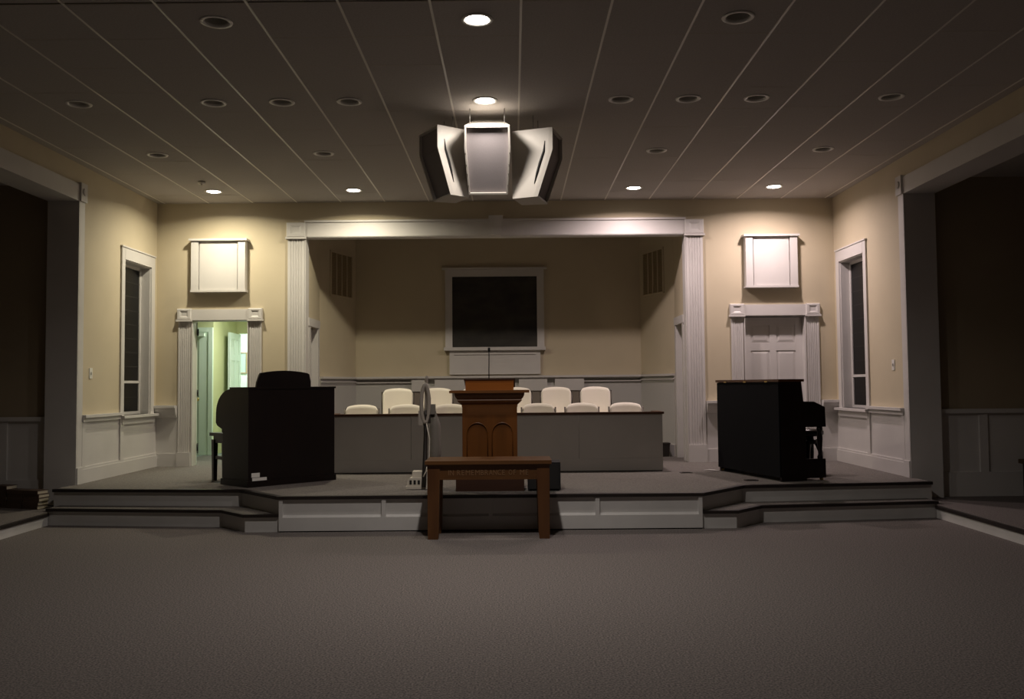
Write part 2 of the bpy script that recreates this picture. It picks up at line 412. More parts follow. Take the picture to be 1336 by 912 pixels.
# front wall wainscot beside the casings: ledge, board, baseboard
n = 4
for x0, x1, nm in ((-W, -4.66, 'beside the lit doorway, left corner'), (-3.43, -3.06, 'between lit doorway and chancel opening'), (3.06, 3.43, 'between chancel opening and closed door'), (4.74, W, 'beside the closed door, right corner')):
    t = frame('trim_%d' % n, 'short white wainscot with ledge %s' % nm, 'trim'); n += 1
    bx('board', 'white_trim', t, x0, x1, YB-.015, YB, ZP, 1.2)
    bx('ledge', 'white_trim', t, x0, x1, YB-.13, YB, 1.215, 1.25, bev=.006)
    MB().prism([(YB, 1.06), (YB, 1.215), (YB-.10, 1.215), (YB-.095, 1.17), (YB-.07, 1.12), (YB-.035, 1.08)], 0, x0, x1).build('cove_moulding', 'white_trim', t)
    bx('base', 'white_trim', t, x0, x1, YB-.035, YB, ZP, .55, bev=.005)

# ------------------------------------------------------------------ side walls, windows, aisles
WY0, WY1, WZ0, WZ1 = 12.31, 13.22, 1.14, 3.24
for s, w in ((-1, 'left'), (1, 'right')):
    b = MB(); xa, xb = s*W, s*(W+WT)
    for ya, yb2, za, zb in ((YJ, WY0, 0, ZC+.15), (WY1, YB+.02, 0, ZC+.15), (WY0, WY1, 0, WZ0), (WY0, WY1, WZ1, ZC+.15), (YBACK, YJ, ZH, ZC+.15)):
        b.box(xa, xb, ya, yb2, za, zb)
    struct(b.build('wall_'+w, 'cream_paint'), 'cream %s side wall with tall narrow window and aisle header' % w, 'wall')
    # aisle
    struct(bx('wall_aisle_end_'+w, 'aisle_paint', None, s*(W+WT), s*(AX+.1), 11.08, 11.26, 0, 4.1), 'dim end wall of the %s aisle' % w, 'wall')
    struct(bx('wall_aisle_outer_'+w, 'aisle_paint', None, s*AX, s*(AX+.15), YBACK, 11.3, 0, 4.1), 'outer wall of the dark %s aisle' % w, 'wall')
    struct(bx('ceiling_aisle_'+w, 'ceiling_tile', None, s*(W+WT-.02), s*(AX+.1), YBACK, 11.3, 3.98, 4.1), 'ceiling of the dark %s aisle' % w, 'ceiling')
    t = frame('baseboard_aisle_'+w, 'dim white wainscot with battens on the %s aisle end wall' % w, 'wainscot')
    bx('board', 'white_trim', t, s*(W+WT), s*AX, 11.065, 11.08, ZA, 1.12)
    bx('rail_cap', 'white_trim', t, s*(W+WT), s*AX, 11.02, 11.08, 1.12, 1.17, bev=.006)
    bx('base', 'white_trim', t, s*(W+WT), s*AX, 11.045, 11.08, ZA, .42, bev=.005)
    for xx in (5.87, 6.52, 7.17): bx('batten', 'white_trim', t, s*(xx-.05), s*(xx+.05), 11.045, 11.08, .42, 1.12, bev=.004)
    # opening trim: face boards, header trim, corner block on the room side
    t = frame('trim_%d' % n, 'white casing of the wide %s aisle opening' % w, 'trim'); n += 1
    bx('post_board', 'white_trim', t, s*(W-.03), s*W, YJ-.005, YJ+.13, ZP, ZH, bev=.004)
    bx('post_plinth', 'white_trim', t, s*(W-.045), s*W, YJ-.008, YJ+.145, ZP, .56, bev=.006)
    bx('jamb_board', 'white_trim', t, s*(W-.03), s*(W+WT), YJ-.02, YJ, .0, ZH)
    bx('header_board', 'white_trim', t, s*(W-.03), s*W, YBACK, YJ, ZH, 3.965, bev=.004)
    bx('header_soffit', 'white_trim', t, s*(W-.03), s*(W+WT), YBACK, YJ, ZH-.02, ZH)
    c = bx('corner_block', 'white_trim', t, s*(W-.055), s*W, YJ-.02, YJ+.14, ZH-.02, 3.985, bev=.006)
    MB().lathe([(.045, 0), (.035, .012), (.02, .006), (.003, .012)], 16).build('rosette', 'white_trim', c).matrix_local = Matrix.Translation((s*(W-.055), YJ+.06, 3.88)) @ Matrix.Rotation(-s*PI/2, 4, 'Y')
    # wainscot of side wall
    t = frame('baseboard_'+w, 'white wainscot, chair rail and baseboard of the %s wall' % w, 'wainscot')
    ys = YJ+.13
    bx('board', 'white_trim', t, s*(W-.012), s*W, ys, YB, ZP, 1.14)
    bx('base', 'white_trim', t, s*(W-.04), s*W, ys, YB, ZP, .53, bev=.006)
    bx('base_cap', 'white_trim', t, s*(W-.03), s*W, ys, YB, .53, .56, bev=.008)
    bx('batten', 'white_trim', t, s*(W-.032), s*W, 12.19, 12.29, .55, 1.12, bev=.003)
    bx('batten', 'white_trim', t, s*(W-.032), s*W, ys, ys+.08, .55, 1.12, bev=.003)
    bx('chair_rail', 'white_trim', t, s*(W-.075), s*W, ys, WY0-.1, 1.15, 1.185, bev=.006)
    bx('rail_moulding', 'white_trim', t, s*(W-.045), s*W, ys, WY0-.1, 1.10, 1.15, bev=.01)
    # window
    wi = frame('window_%d' % (1 if s < 0 else 2), 'tall narrow dark leaded window in the %s wall' % w, 'window')
    cas = s*(W-.022)
    bx('casing', 'white_trim', wi, cas, s*W, WY0-.1, WY0, WZ0-.02, WZ1+.16, bev=.004)
    bx('casing', 'white_trim', wi, cas, s*W, WY1, WY1+.12, WZ0-.02, WZ1+.16, bev=.004)
    bx('head_casing', 'white_trim', wi, s*(W-.024), s*W, WY0, WY1, WZ1, WZ1+.16, bev=.004)
    bx('casing_bead', 'white_trim', wi, s*(W-.035), s*W, WY0-.115, WY1+.13, WZ1+.16, WZ1+.178, bev=.003)
    bx('sill', 'white_trim', wi, s*(W-.09), s*(W+.16), WY0-.13, WY1+.16, WZ0-.035, WZ0, bev=.008)
    bx('apron', 'white_trim', wi, s*(W-.04), s*W, WY0-.08, WY1+.11, WZ0-.12, WZ0-.035, bev=.01)
    for ya, yb2 in ((WY0, WY0+.015), (WY1-.015, WY1)): bx('reveal', 'white_trim', wi, s*W, s*(W+.17), ya, yb2, WZ0, WZ1)
    bx('reveal_head', 'white_trim', wi, s*W, s*(W+.17), WY0, WY1, WZ1-.015, WZ1)
    xs0, xs1 = s*(W+.125), s*(W+.165)
    bx('sash_stile', 'white_trim', wi, xs0, xs1, WY0+.015, WY0+.06, WZ0, WZ1-.015)
    bx('sash_stile', 'white_trim', wi, xs0, xs1, WY1-.06, WY1-.015, WZ0, WZ1-.015)
    bx('sash_rail', 'white_trim', wi, xs0, xs1, WY0+.05, WY1-.05, WZ0, WZ0+.04)
    bx('sash_rail', 'white_trim', wi, xs0, xs1, WY0+.05, WY1-.05, WZ1-.055, WZ1-.015)
    bx('meeting_rail', 'white_trim', wi, xs0, xs1, WY0+.05, WY1-.05, 1.575, 1.61)
    for za, zb, k in ((WZ0+.04, 1.575, 2), (1.61, WZ1-.055, 8)):
        hgt = (zb-za)/k
        for i in range(k):
            bx('pane', 'pane_dark', wi, s*(W+.14), s*(W+.146), WY0+.05, WY1-.05, za+i*hgt+.003, za+(i+1)*hgt-.003)
            if i: bx('lead_bar', 'leading', wi, s*(W+.136), s*(W+.15), WY0+.05, WY1-.05, za+i*hgt-.004, za+i*hgt+.004)
    # switch plate
    p = hit(118, 487, 0, -W) if s < 0 else hit(1166, 476, 0, W)
    t = thing('switch_plate', 'white light switch plate on the %s wall beside the window' % w, 'light switch', (s*W, p.y, p.z))
    bx('plate', 'white_plastic', t, 0, -s*.008, -.04, .04, -.065, .065, bev=.003)
    bx('toggle', 'white_plastic', t, -s*.006, -s*.02, -.008, .008, -.016, .016, bev=.002)
struct(bx('wall_rear', 'cream_paint', None, -AX-.1, AX+.1, YBACK-.15, YBACK, 0, ZC+.15), 'rear wall behind the viewer', 'wall')

# ------------------------------------------------------------------ chancel
CS = 14.47; CBX = 2.42
for s in (-1, 1):
    d0, d1, dz = 13.74, 14.27, 2.41
    b = MB()
    for ya, yb2, za, zb in ((YB+.02, d0, 0, 4.05), (d1, CS, 0, 4.05), (d0, d1, dz, 4.05)):
        b.box(s*OX, s*(OX+.12), ya, yb2, za, zb)
    struct(b.build('wall_chancel_'+side(s), 'cream_paint'), 'cream %s side wall of the chancel recess around its door' % side(s), 'wall')
    b = MB().prism([(s*OX, CS), (s*CBX, YC), (s*CBX, YC+.12), (s*(OX+.12), CS)], 2, 0, 4.05)
    struct(b.build('wall_chancel_splay_'+side(s), 'cream_paint'), 'cream splayed corner wall of the chancel, %s' % side(s), 'wall')
struct(bx('wall_chancel_back', 'cream_paint', None, -CBX, CBX, YC, YC+.12, 0, 4.05), 'cream back wall of the chancel behind the choir', 'wall')
struct(bx('ceiling_chancel', 'ceiling_tile', None, -OX-.12, OX+.12, YB+.01, YC+.12, 4.05, 4.15), 'ceiling over the chancel recess', 'ceiling')
for s in (-1, 1):
    w = side(s)
    dr = frame('door_%d' % (5 if s < 0 else 6), 'white door set into the chancel\'s %s side wall' % w, 'door')
    bx('slab', 'white_trim', dr, s*(OX+.075), s*(OX+.115), 13.74, 14.27, ZP, 2.41)
    for ya, yb2 in ((13.64, 13.74), (14.27, 14.37)): bx('casing', 'white_trim', dr, s*(OX-.025), s*OX, ya, yb2, ZP, 2.41, bev=.004)
    bx('head_casing', 'white_trim', dr, s*(OX-.03), s*OX, 13.62, 14.39, 2.41, 2.53, bev=.004)
    for ya, yb2 in ((13.74, 13.75), (14.26, 14.27)): bx('jamb', 'white_trim', dr, s*OX, s*(OX+.12), ya, yb2, ZP, 2.41)
    k = MB().lathe([(.01, 0), (.01, .03), (.025, .04), (.02, .06), (.003, .062)], 14).build('knob', 'brass', dr)
    k.matrix_local = Matrix.Translation((s*(OX+.075), 13.82, 1.32)) @ Matrix.Rotation(-s*PI/2, 4, 'Y')
    # air grille on the splayed wall
    A = Vector((s*OX, CS, 0)); B_ = Vector((s*CBX, YC, 0)); L = (B_-A).length; dirv = (B_-A).normalized()
    gz0 = hit(447, 385, 1, 14.95).z; gz1 = hit(447, 330, 1, 14.95).z
    c0 = A + dirv*(L*.58)
    t = thing('air_grille', 'large tan return air grille on the splayed %s chancel wall' % w, 'air vent', (c0.x, c0.y, gz0))
    ax = dirv if s < 0 else -dirv                       # local x to the right as seen from the room
    t.rotation_euler = (0, 0, math.atan2(ax.y, ax.x))
    gw, gh = .34, gz1-gz0
    for q in (-1, 1): bx('frame_side', 'cream_paint', t, q*gw, q*(gw+.035), -.022, 0, -.03, gh+.03, bev=.004)
    for z_ in (-.03, gh): bx('frame_rail', 'cream_paint', t, -gw, gw, -.022, 0, z_, z_+.03, bev=.004)
    bx('backing', 'grille_back', t, -gw, gw, -.003, 0, 0, gh)
    for i in range(1, 4):
        x = -gw + 2*gw*i/4; bx('divider', 'cream_paint', t, x-.01, x+.01, -.02, 0, 0, gh)
    nl = 26
    for i in range(nl):
        z_ = gh*(i+.5)/nl
        MB().prism([(-.004, z_+.012), (-.016, z_-.010), (-.013, z_-.012), (-.001, z_+.010)], 0, -gw, gw).build('louvre', 'grille_slat', t)

# baptistry picture with casing
q0 = hit(590, 361, 1, YC); q1 = hit(701, 453, 1, YC)
px0, px1, pz0, pz1 = q0.x, q1.x, (q1.z+hit(590, 453, 1, YC).z)/2, (q0.z+hit(701, 361, 1, YC).z)/2
t = thing('framed_painting', 'large dark landscape painting in white casing above the choir', 'painting', ((px0+px1)/2, YC-.003, pz0))
w = (px1-px0)/2; h = pz1-pz0
bx('canvas', 'painting', t, -w, w, -.012, 0, 0, h)
for q in (-1, 1): bx('side_casing', 'white_trim', t, q*w, q*(w+.12), -.035, 0, -.0, h, bev=.004)
bx('head_casing', 'white_trim', t, -w-.12, w+.12, -.04, 0, h, h+.12, bev=.004)
bx('crown_cap', 'white_trim', t, -w-.17, w+.17, -.075, 0, h+.12, h+.15, bev=.006)
bx('sill', 'white_trim', t, -w-.14, w+.14, -.10, 0, -.055, -.0, bev=.008)
bx('apron_panel', 'white_trim', t, -w-.05, w+.05, -.045, 0, -.46, -.055, bev=.004)
bx('apron_moulding', 'white_trim', t, -w+.03, w-.03, -.06, -.04, -.125, -.11, bev=.004)

# chancel wainscot: board with recessed panels
t = frame('baseboard_chancel', 'white panelled wainscot along the chancel back wall', 'wainscot')
zt = hit(647, 493, 1, YC).z; zo = hit(480, 496, 1, YC).z; YF = YC-.10
bx('cap', 'white_trim', t, -CBX-.04, CBX+.04, YF-.03, YC, zt, zt+.035, bev=.006)
def X(px): return hit(px, 495, 1, YF).x
holes = [(-CBX, X(537)), (X(556), X(567)), (X(606), X(615)), (X(668), X(677)), (X(714), X(724)), (X(762), CBX)]
bx('backing', 'grey_wainscot', t, -CBX, CBX, YC-.03, YC, ZP, zt)
bx('top_rail', 'white_trim', t, -CBX, CBX, YF, YC, zo, zt)
zb = hit(647, 503.5, 1, YF).z; zl = hit(647, 510, 1, YF).z
for (a, c), (d, e) in zip(holes, holes[1:]):
    bx('stile', 'white_trim', t, c, d, YF, YC-.02, zb, zo)
bx('mid_rail', 'white_trim', t, holes[0][1], holes[-1][0], YF, YC-.02, zl, zb)
bx('lower_board', 'taupe', t, holes[0][1], holes[-1][0], YF+.02, YC-.02, ZP, zl)
for a, c in (holes[0], holes[-1]):
    bx('panel_bead', 'white_trim', t, a, c, YF+.035, YC-.02, zo-.055, zo-.03, bev=.004)
bx('base', 'white_trim', t, -CBX, CBX, YF, YC, ZP, .55)
for s in (-1, 1):
    A = Vector((s*OX, CS)); B_ = Vector((s*CBX, YC)); dv = (B_-A).normalized(); nn = Vector((-s*abs(dv.y), -abs(dv.x)))
    def quad(d0, d1): return [tuple(A+nn*d0), tuple(B_+nn*d0), tuple(B_+nn*d1), tuple(A+nn*d1)]
    MB().prism(quad(0, .02), 2, ZP, zt).build('splay_board', 'grey_wainscot', t)
    MB().prism(quad(0, .07), 2, zt, zt+.035).build('splay_cap', 'white_trim', t)
    MB().prism(quad(.0, .045), 2, zt-.06, zt-.035).build('splay_bead', 'white_trim', t)
    MB().prism(quad(0, .04), 2, ZP, .55).build('splay_base', 'white_trim', t)

# choir riser and choir rail
t = tag(bx('choir_riser', 'platform_carpet', None, -2.05, 2.05, 13.2, 14.4, ZP, ZP+.22, bev=.01), 'carpeted riser under the back row of choir chairs', 'riser')
cr = thing('choir_rail', 'long low grey panelled choir wall with dark wood cap', 'low wall', (0, 12.08, ZP))
xl, xr_, hr = -2.19, 2.195, .745
for a, c in ((xl, -1.1), (-1.095, -.002), (.002, 1.098), (1.102, xr_)):
    bx('panel', 'rail_grey', cr, a, c, 0, .05, .012, hr, bev=.002)
bx('plinth', 'dark_void', cr, xl+.01, xr_-.01, .01, .05, 0, .012)
bx('base_board', 'rail_grey', cr, xl, xr_, -.008, 0, .012, .17, bev=.002)
for x in (xl, xr_-.05): bx('return_end', 'rail_grey', cr, x, x+.05, .05, .5, 0, hr)
bx('cap', 'rail_cap', cr, xl-.02, xr_+.02, -.025, .09, hr, hr+.028, bev=.006)
for x in (xl-.02, xr_-.07): bx('return_cap', 'rail_cap', cr, x, x+.09, .09, .52, hr, hr+.028, bev=.006)

# ------------------------------------------------------------------ choir chairs
def make_chair():
    t = thing('choir_chair', '', 'chair')
    # back shell: rounded top, gently curved in plan
    def shell(z, off):
        r = []
        return r
    b = MB(); hw, z0, z1 = .225, .45, .885; nx = 14; rows = []
    nzs = 10
    front, back = [], []
    for k in range(nzs+1):
        fz = k/nzs
        ra, rb = [], []
        for i in range(nx+1):
            u = -1+2*i/nx
            crown = .035*(1-abs(u)**2.2) - (.05*max(0, (abs(u)-.8)/.2)**2)
            z = z0 + (z1-.035-z0+crown*fz**3)*fz
            taper = 1 - .03*(1-fz)
            x = hw*u*taper; y = .20 + .07*fz - .035*(1-u*u)*-1 - .03
            ra.append((x, y, z)); rb.append((x, y+.035, z))
        front.append(ra); back.append(rb)
    rings = [f + bk[::-1] for f, bk in zip(front, back)]
    b.loft(rings, True, True).build('backrest', 'chair_white', t)
    MB().box(-.22, .22, -.22, .22, .42, .48).bevel(.025, 3).build('seat', 'chair_white', t)
    for sx in (-1, 1):
        MB().tube([(sx*.2, -.2, .43), (sx*.215, -.23, 0)], .011, 8).build('leg', 'chair_frame', t)
        MB().tube([(sx*.2, .19, .43), (sx*.215, .24, 0)], .011, 8).build('leg', 'chair_frame', t)
        MB().tube([(sx*.22, .17, .41), (sx*.232, .215, .6), (sx*.234, .245, .83)], .011, 8).build('back_post', 'chair_frame', t)
    MB().tube([(-.2, -.2, .41), (.2, -.2, .41)], .01, 8).build('seat_rail', 'chair_frame', t)
    return t
proto = make_chair(); first = True
ordn = ['leftmost', 'second from the left', 'third from the left', 'fourth from the left, behind the pulpit', 'third from the right', 'second from the right', 'rightmost']
for i in range(7):
    c = proto if first else copy_tree(proto); first = False
    c.location = ((i-3)*.608-.02, 12.48, ZP); c.rotation_euler.z = random.uniform(-.03, .03)
    c['label'] = 'white-backed choir chair in the front row, ' + ordn[i]; c['group'] = 'front row choir chairs'
ordb = ['leftmost', 'second from the left', 'third from the left, behind the pulpit', 'third from the right', 'second from the right', 'rightmost']
for i in range(6):
    c = copy_tree(proto)
    c.location = ((i-2.5)*.588+.0, 13.5, ZP+.221); c.rotation_euler.z = random.uniform(-.03, .03)
    c['label'] = 'white-backed choir chair in the raised back row, ' + ordb[i]; c['group'] = 'back row choir chairs'

# ------------------------------------------------------------------ pulpit and microphone
pu = thing('pulpit', 'carved oak pulpit with moulded crown and slanted reading desk', 'pulpit', (-.012, 9.93, ZP))
D = .5
bx('base', 'dark_oak', pu, -.367, .367, -.0, D+.06, 0, .2, bev=.01)
MB().loft([[(-.367, 0, .2), (.367, 0, .2), (.367, D+.06, .2), (-.367, D+.06, .2)], [(-.34, .02, .225), (.34, .02, .225), (.34, D+.04, .225), (-.34, D+.04, .225)], [(-.31, .035, .26), (.31, .035, .26), (.31, D+.03, .26), (-.31, D+.03, .26)]]).build('base_moulding', 'dark_oak', pu)
sh = bx('shaft', 'oak', pu, -.285, .285, .06, D, .25, .92)
for q in (-1, 1): bx('corner_stile', 'oak', pu, q*.25, q*.297, .045, D+.01, .25, .91, bev=.004)
bx('bottom_rail', 'oak_side', pu, -.25, .25, .047, .07, .25, .33, bev=.004)
bx('centre_stile', 'oak', pu, -.022, .022, .047, .07, .33, .62)
# top rail with two arched openings
for q in (-1, 1):
    cx_, rr = q*.136, .112
    n_ = 12; prev = None
    pts = [(cx_+rr*math.cos(PI*k/n_), .62+rr*1.0*math.sin(PI*k/n_)) for k in range(n_+1)]
    poly = [(q*.25 if q > 0 else -.0, .62), (cx_+rr, .62)] if q > 0 else [(0, .62), (cx_+rr, .62)]
    right_x = .25 if q > 0 else 0.0; left_x = 0.0 if q > 0 else -.25
    bb = MB()
    for (xa, za), (xb_, zb_) in zip(pts, pts[1:]):
        bb.prism([(xa, za), (xb_, zb_), (xb_, .82), (xa, .82)], 1, .047, .07)
    bb.box(cx_+rr, right_x, .047, .07, .62, .82); bb.box(left_x, cx_-rr, .047, .07, .62, .82)
    bb.build('arched_rail', 'oak', pu)
    MB().tube([(x_, .047, z_) for x_, z_ in [(cx_+rr, .33)] + pts + [(cx_-rr, .33)]], .006, 6).build('arch_bead', 'oak', pu)
bx('top_rail', 'oak_side', pu, -.25, .25, .047, .07, .82, .91, bev=.003)
prof = [(.30, .90), (.305, .93), (.335, .955), (.35, .975), (.345, .985), (.36, 1.0), (.375, 1.03), (.378, 1.055)]
rings = [[(-w_, .06-(w_-.297), z_), (w_, .06-(w_-.297), z_), (w_, D+(w_-.297), z_), (-w_, D+(w_-.297), z_)] for w_, z_ in prof]
MB().loft(rings).build('crown_moulding', 'oak_side', pu)
bx('shelf', 'oak_side', pu, -.43, .43, -.07, D+.12, 1.055, 1.082, bev=.008)
MB().prism([(.07, 1.082), (.07, 1.20), (.50, 1.12), (.50, 1.082)], 0, -.262, .262).build('reading_desk', 'oak_desk', pu)
MB().prism([(.055, 1.197), (.055, 1.209), (.51, 1.124), (.51, 1.112)], 0, -.278, .278).build('desk_top', 'dark_oak', pu)
mi = thing('gooseneck_microphone', 'thin black gooseneck microphone standing on the pulpit desk', 'microphone', (-.02, 10.12, ZP+1.195))
MB().lathe([(.03, -.005), (.03, .008), (.012, .014)], 16).build('base', 'black_plastic', mi)
MB().tube([(0, 0, .01), (.0, 0, .12), (.002, -.003, .22), (.003, -.012, .31)], .0055, 8).build('gooseneck', 'black_plastic', mi)
MB().tube([(.003, -.011, .305), (.003, -.014, .32), (.003, -.02, .35), (.003, -.022, .357)], [.008, .013, .013, .006], 10).build('capsule', 'black_plastic', mi)

# ------------------------------------------------------------------ communion table
ct = thing('communion_table', 'brown wooden communion table with carved lettering on the apron', 'table', (-.006, 9.07, 0))
TD = .46
bx('top', 'table_wood', ct, -.62, .62, -.03, TD+.03, .73, .765, bev=.006)
bx('top_underlay', 'table_wood', ct, -.605, .605, -.015, TD+.015, .712, .73, bev=.004)
for q in (-1, 1):
    for yy in (0, TD-.1): 
        MB().loft([[(q*.594, yy, 0), (q*.497, yy, 0), (q*.497, yy+.09, 0), (q*.594, yy+.09, 0)], [(q*.597, yy, .05), (q*.49, yy, .05), (q*.49, yy+.1, .05), (q*.597, yy+.1, .05)], [(q*.6, yy, .714), (q*.475, yy, .714), (q*.475, yy+.1, .714), (q*.6, yy+.1, .714)]]).bevel(.004).build('leg', 'table_leg_wood', ct)
fa = bx('front_apron', 'table_wood', ct, -.48, .48, .012, .035, .585, .712, bev=.003)
bx('apron_bead', 'table_wood', ct, -.48, .48, .004, .02, .578, .592, bev=.004)
bx('back_apron', 'table_wood', ct, -.48, .48, TD-.035, TD-.012, .585, .712, bev=.003)
for q in (-1, 1): bx('side_apron', 'table_wood', ct, q*.585, q*.56, .09, TD-.09, .585, .712)
adv = {'I': .5, ' ': .62, 'M': 1.25}; txt = 'IN REMEMBRANCE OF ME'
tot = sum(adv.get(ch, 1) for ch in txt); xx = -.40; glyph = {}
for ch in txt:
    wv = .80*adv.get(ch, 1)/tot
    if ch != ' ':
        if ch not in glyph:
            fc = bpy.data.curves.new('carved_letter', 'FONT'); fc.body = ch; fc.size = .074; fc.extrude = .004; fc.align_x = 'CENTER'; fc.resolution_u = 3
            fo = bpy.data.objects.new('lettering_tmp', fc); COL.objects.link(fo); bpy.context.view_layer.update()
            me = bpy.data.meshes.new_from_object(fo.evaluated_get(bpy.context.evaluated_depsgraph_get())); bpy.data.objects.remove(fo)
            me.materials.clear(); me.materials.append(MATS['carved_letter'])
            xs = [v.co.x for v in me.vertices]; mid = (max(xs)+min(xs))/2; sc = min(.9, wv*.86/(max(xs)-min(xs)))
            for v in me.vertices: v.co = Vector(((v.co.x-mid)*sc, -v.co.z, v.co.y))
            glyph[ch] = me
        lo = bpy.data.objects.new('carved_letter', glyph[ch]); COL.objects.link(lo); lo.parent = fa; lo.location = (xx+wv/2, .0105, .622)
    xx += wv

# black box behind the table's right leg
sp = thing('floor_monitor', 'small black box loudspeaker on the platform beside the pulpit', 'speaker', (.565, 9.9, ZP))
bx('cabinet', 'black_plastic', sp, -.17, .18, .02, .36, 0.01, .305, bev=.008)
bx('grille', 'dark_slot', sp, -.155, .165, .008, .022, .025, .29, bev=.004)
for q in (-.14, .15):
    for w_ in (.06, .32): MB().lathe([(.015, 0), (.018, .012)], 10, (q, w_, 0)).build('rubber_foot', 'black_plastic', sp)

# ------------------------------------------------------------------ upright vacuum cleaner
va = thing('vacuum_cleaner', 'upright vacuum cleaner with looped hose standing left of the pulpit', 'vacuum cleaner', (-.78, 10.18, ZP))
MB().prism([(-.155, .012), (.155, .012), (.15, .10), (.12, .125), (-.12, .125), (-.15, .10)], 1, 0, .26).bevel(.01).build('head', 'vac_beige', va)
bx('bumper', 'vac_beige', va, -.165, .165, -.012, .2, .004, .035, bev=.01)
bx('motor_cover', 'vac_beige', va, -.1, .1, .05, .22, .12, .19, bev=.02)
for i in range(3): bx('vent', 'dark_slot', va, -.125+i*.045, -.10+i*.045, -.004, .004, .055, .10)
bx('vent', 'dark_slot', va, .085, .125, -.004, .004, .05, .105)
for q in (-1, 1): MB().lathe([(.03, -.012), (.03, .012)], 16).build('wheel', 'black_plastic', va).matrix_local = Matrix.Translation((q*.13, .23, .031)) @ Matrix.Rotation(PI/2, 4, 'Y')
MB().tube([(.035, -.03, .03), (.04, .06, .3), (.045, .1, .6), (.045, .11, .86)], [.026, .026, .022, .024], 10).build('wand', 'vac_dark', va)
MB().tube([(.13, .2, .16), (.145, .2, .4), (.145, .19, .7), (.12, .18, .86)], [.055, .065, .06, .03], 12).build('dust_bag', 'vac_bag', va)
MB().tube([(.045, .11, .80), (.048, .12, .95), (.05, .13, 1.10), (.052, .135, 1.2), (.06, .12, 1.245)], [.022, .017, .017, .019, .014], 10).build('handle', 'vac_grey', va)
hose = []
for k in range(25):
    th = -PI*.5 + 2*PI*k/24
    hose.append((.045+.042*math.cos(th)*(1-.35*max(0, math.sin(th))**3), .07+.01*math.cos(th), .94+.215*math.sin(th)))
MB().tube(hose, [.021+.003*(i % 2) for i in range(25)], 10).build('hose', 'vac_grey', va)
bx('hose_clip', 'vac_grey', va, -.03, .02, .05, .12, .70, .86, bev=.01)
bx('hose_cuff', 'vac_dark', va, .0, .1, .06, .13, .72, .82, bev=.015)
bx('upper_housing', 'vac_bag', va, .07, .15, .1, .2, .82, .93, bev=.025)
MB().tube([(.06, .05, .72), (.095, .03, .55), (.09, .02, .35), (.06, -.01, .2), (.03, -.03, .14)], .007, 8).build('power_cord', 'vac_beige', va)

# ------------------------------------------------------------------ organ console and bench
th = PI/4
og = thing('organ_console', 'dark wooden roll-top organ console seen from behind', 'organ', (-2.77, 10.49, ZP), th)
OL = 1.16                         # local x along the back, local y to the player's side
bx('back_panel', 'organ_wood', og, .0, OL, 0, .025, .02, 1.12, bev=.004)
prof = [(.025, .0), (.025, 1.12), (.40, 1.12)]
for k in range(1, 9):
    a = PI/2*k/8; prof.append((.40+.37*math.sin(a), .84+.28*math.cos(a)))
prof += [(.775, .72), (.74, .685), (.60, .64), (.585, .08), (.585, 0)]
for x0 in (0, OL-.04): MB().prism(prof, 0, x0, x0+.04).bevel(.004).build('side_panel', 'organ_side', og)
roll = prof[2:12]
ins = [(a-.02, c-.02) for a, c in roll]
MB().prism(roll + ins[::-1], 0, .04, OL-.04).build('roll_top', 'organ_side', og)
bx('top_board', 'organ_wood', og, -.012, OL+.012, -.012, .42, 1.118, 1.14, bev=.005)
bx('key_desk', 'organ_wood', og, .04, OL-.04, .1, .70, .60, .68, bev=.004)
bx('knee_panel', 'organ_wood', og, .04, OL-.04, .3, .33, .05, .62)
bx('plinth', 'organ_wood', og, -.015, OL+.015, -.015, .62, 0, .07, bev=.006)
for i in range(3): bx('keyboard', 'key_white', og, .2, OL-.2, .48-.12*i, .62-.12*i, .685+.05*i, .70+.05*i)
# music rack board with arched top standing on the console
pts = [(.19, 1.138), (.20, 1.20), (.235, 1.29)]
for k in range(9):
    u = -1+2*k/8; pts.append((.56+u*.315, 1.305+.028*(1-u*u)))
pts += [(.905, 1.29), (.925, 1.20), (.925, 1.138)]
MB().prism(pts, 1, .16, .19).bevel(.005).build('music_rack', 'organ_wood', og)
st = bx('label_sticker', 'paper', og, .04, .145, -.003, 0, .11, .16); st['label'] = 'small pale paper stickers low on the back'
bx('label_sticker', 'paper', og, .05, .235, -.003, 0, .065, .105)
ob = thing('organ_bench', 'dark wooden organ bench half hidden behind the organ', 'bench', (-3.0, 11.66, ZP), th)
bx('seat_top', 'bench_wood', ob, -.55, .55, -.17, .17, .545, .585, bev=.006)
for q in (-1, 1):
    for w_ in (-1, 1):
        MB().loft([[(q*.50-.022, w_*.13-.022, 0), (q*.50+.022, w_*.13-.022, 0), (q*.50+.022, w_*.13+.022, 0), (q*.50-.022, w_*.13+.022, 0)], [(q*.50-.03, w_*.13-.03, .5), (q*.50+.03, w_*.13-.03, .5), (q*.50+.03, w_*.13+.03, .5), (q*.50-.03, w_*.13+.03, .5)]]).build('leg', 'bench_wood', ob)
    bx('end_rail', 'bench_wood', ob, q*.515, q*.485, -.13, .13, .46, .545); bx('stretcher', 'bench_wood', ob, q*.512, q*.488, -.13, .13, .26, .30)
for w_ in (-1, 1): bx('long_rail', 'bench_wood', ob, -.48, .48, w_*.145, w_*.12, .47, .545)
bk = thing('seat_highlight', 'white shape added for the bright highlight on the organ bench seat', 'book', (-3.12, 11.5, ZP+.586), .5)
MB().prism([(-.16, 0), (.16, 0), (.14, .02), (.05, .028), (0, .012), (-.05, .028), (-.14, .02)], 1, -.11, .11).build('pages', 'paper', bk)  # white slab added to stand for the highlight on the bench seat

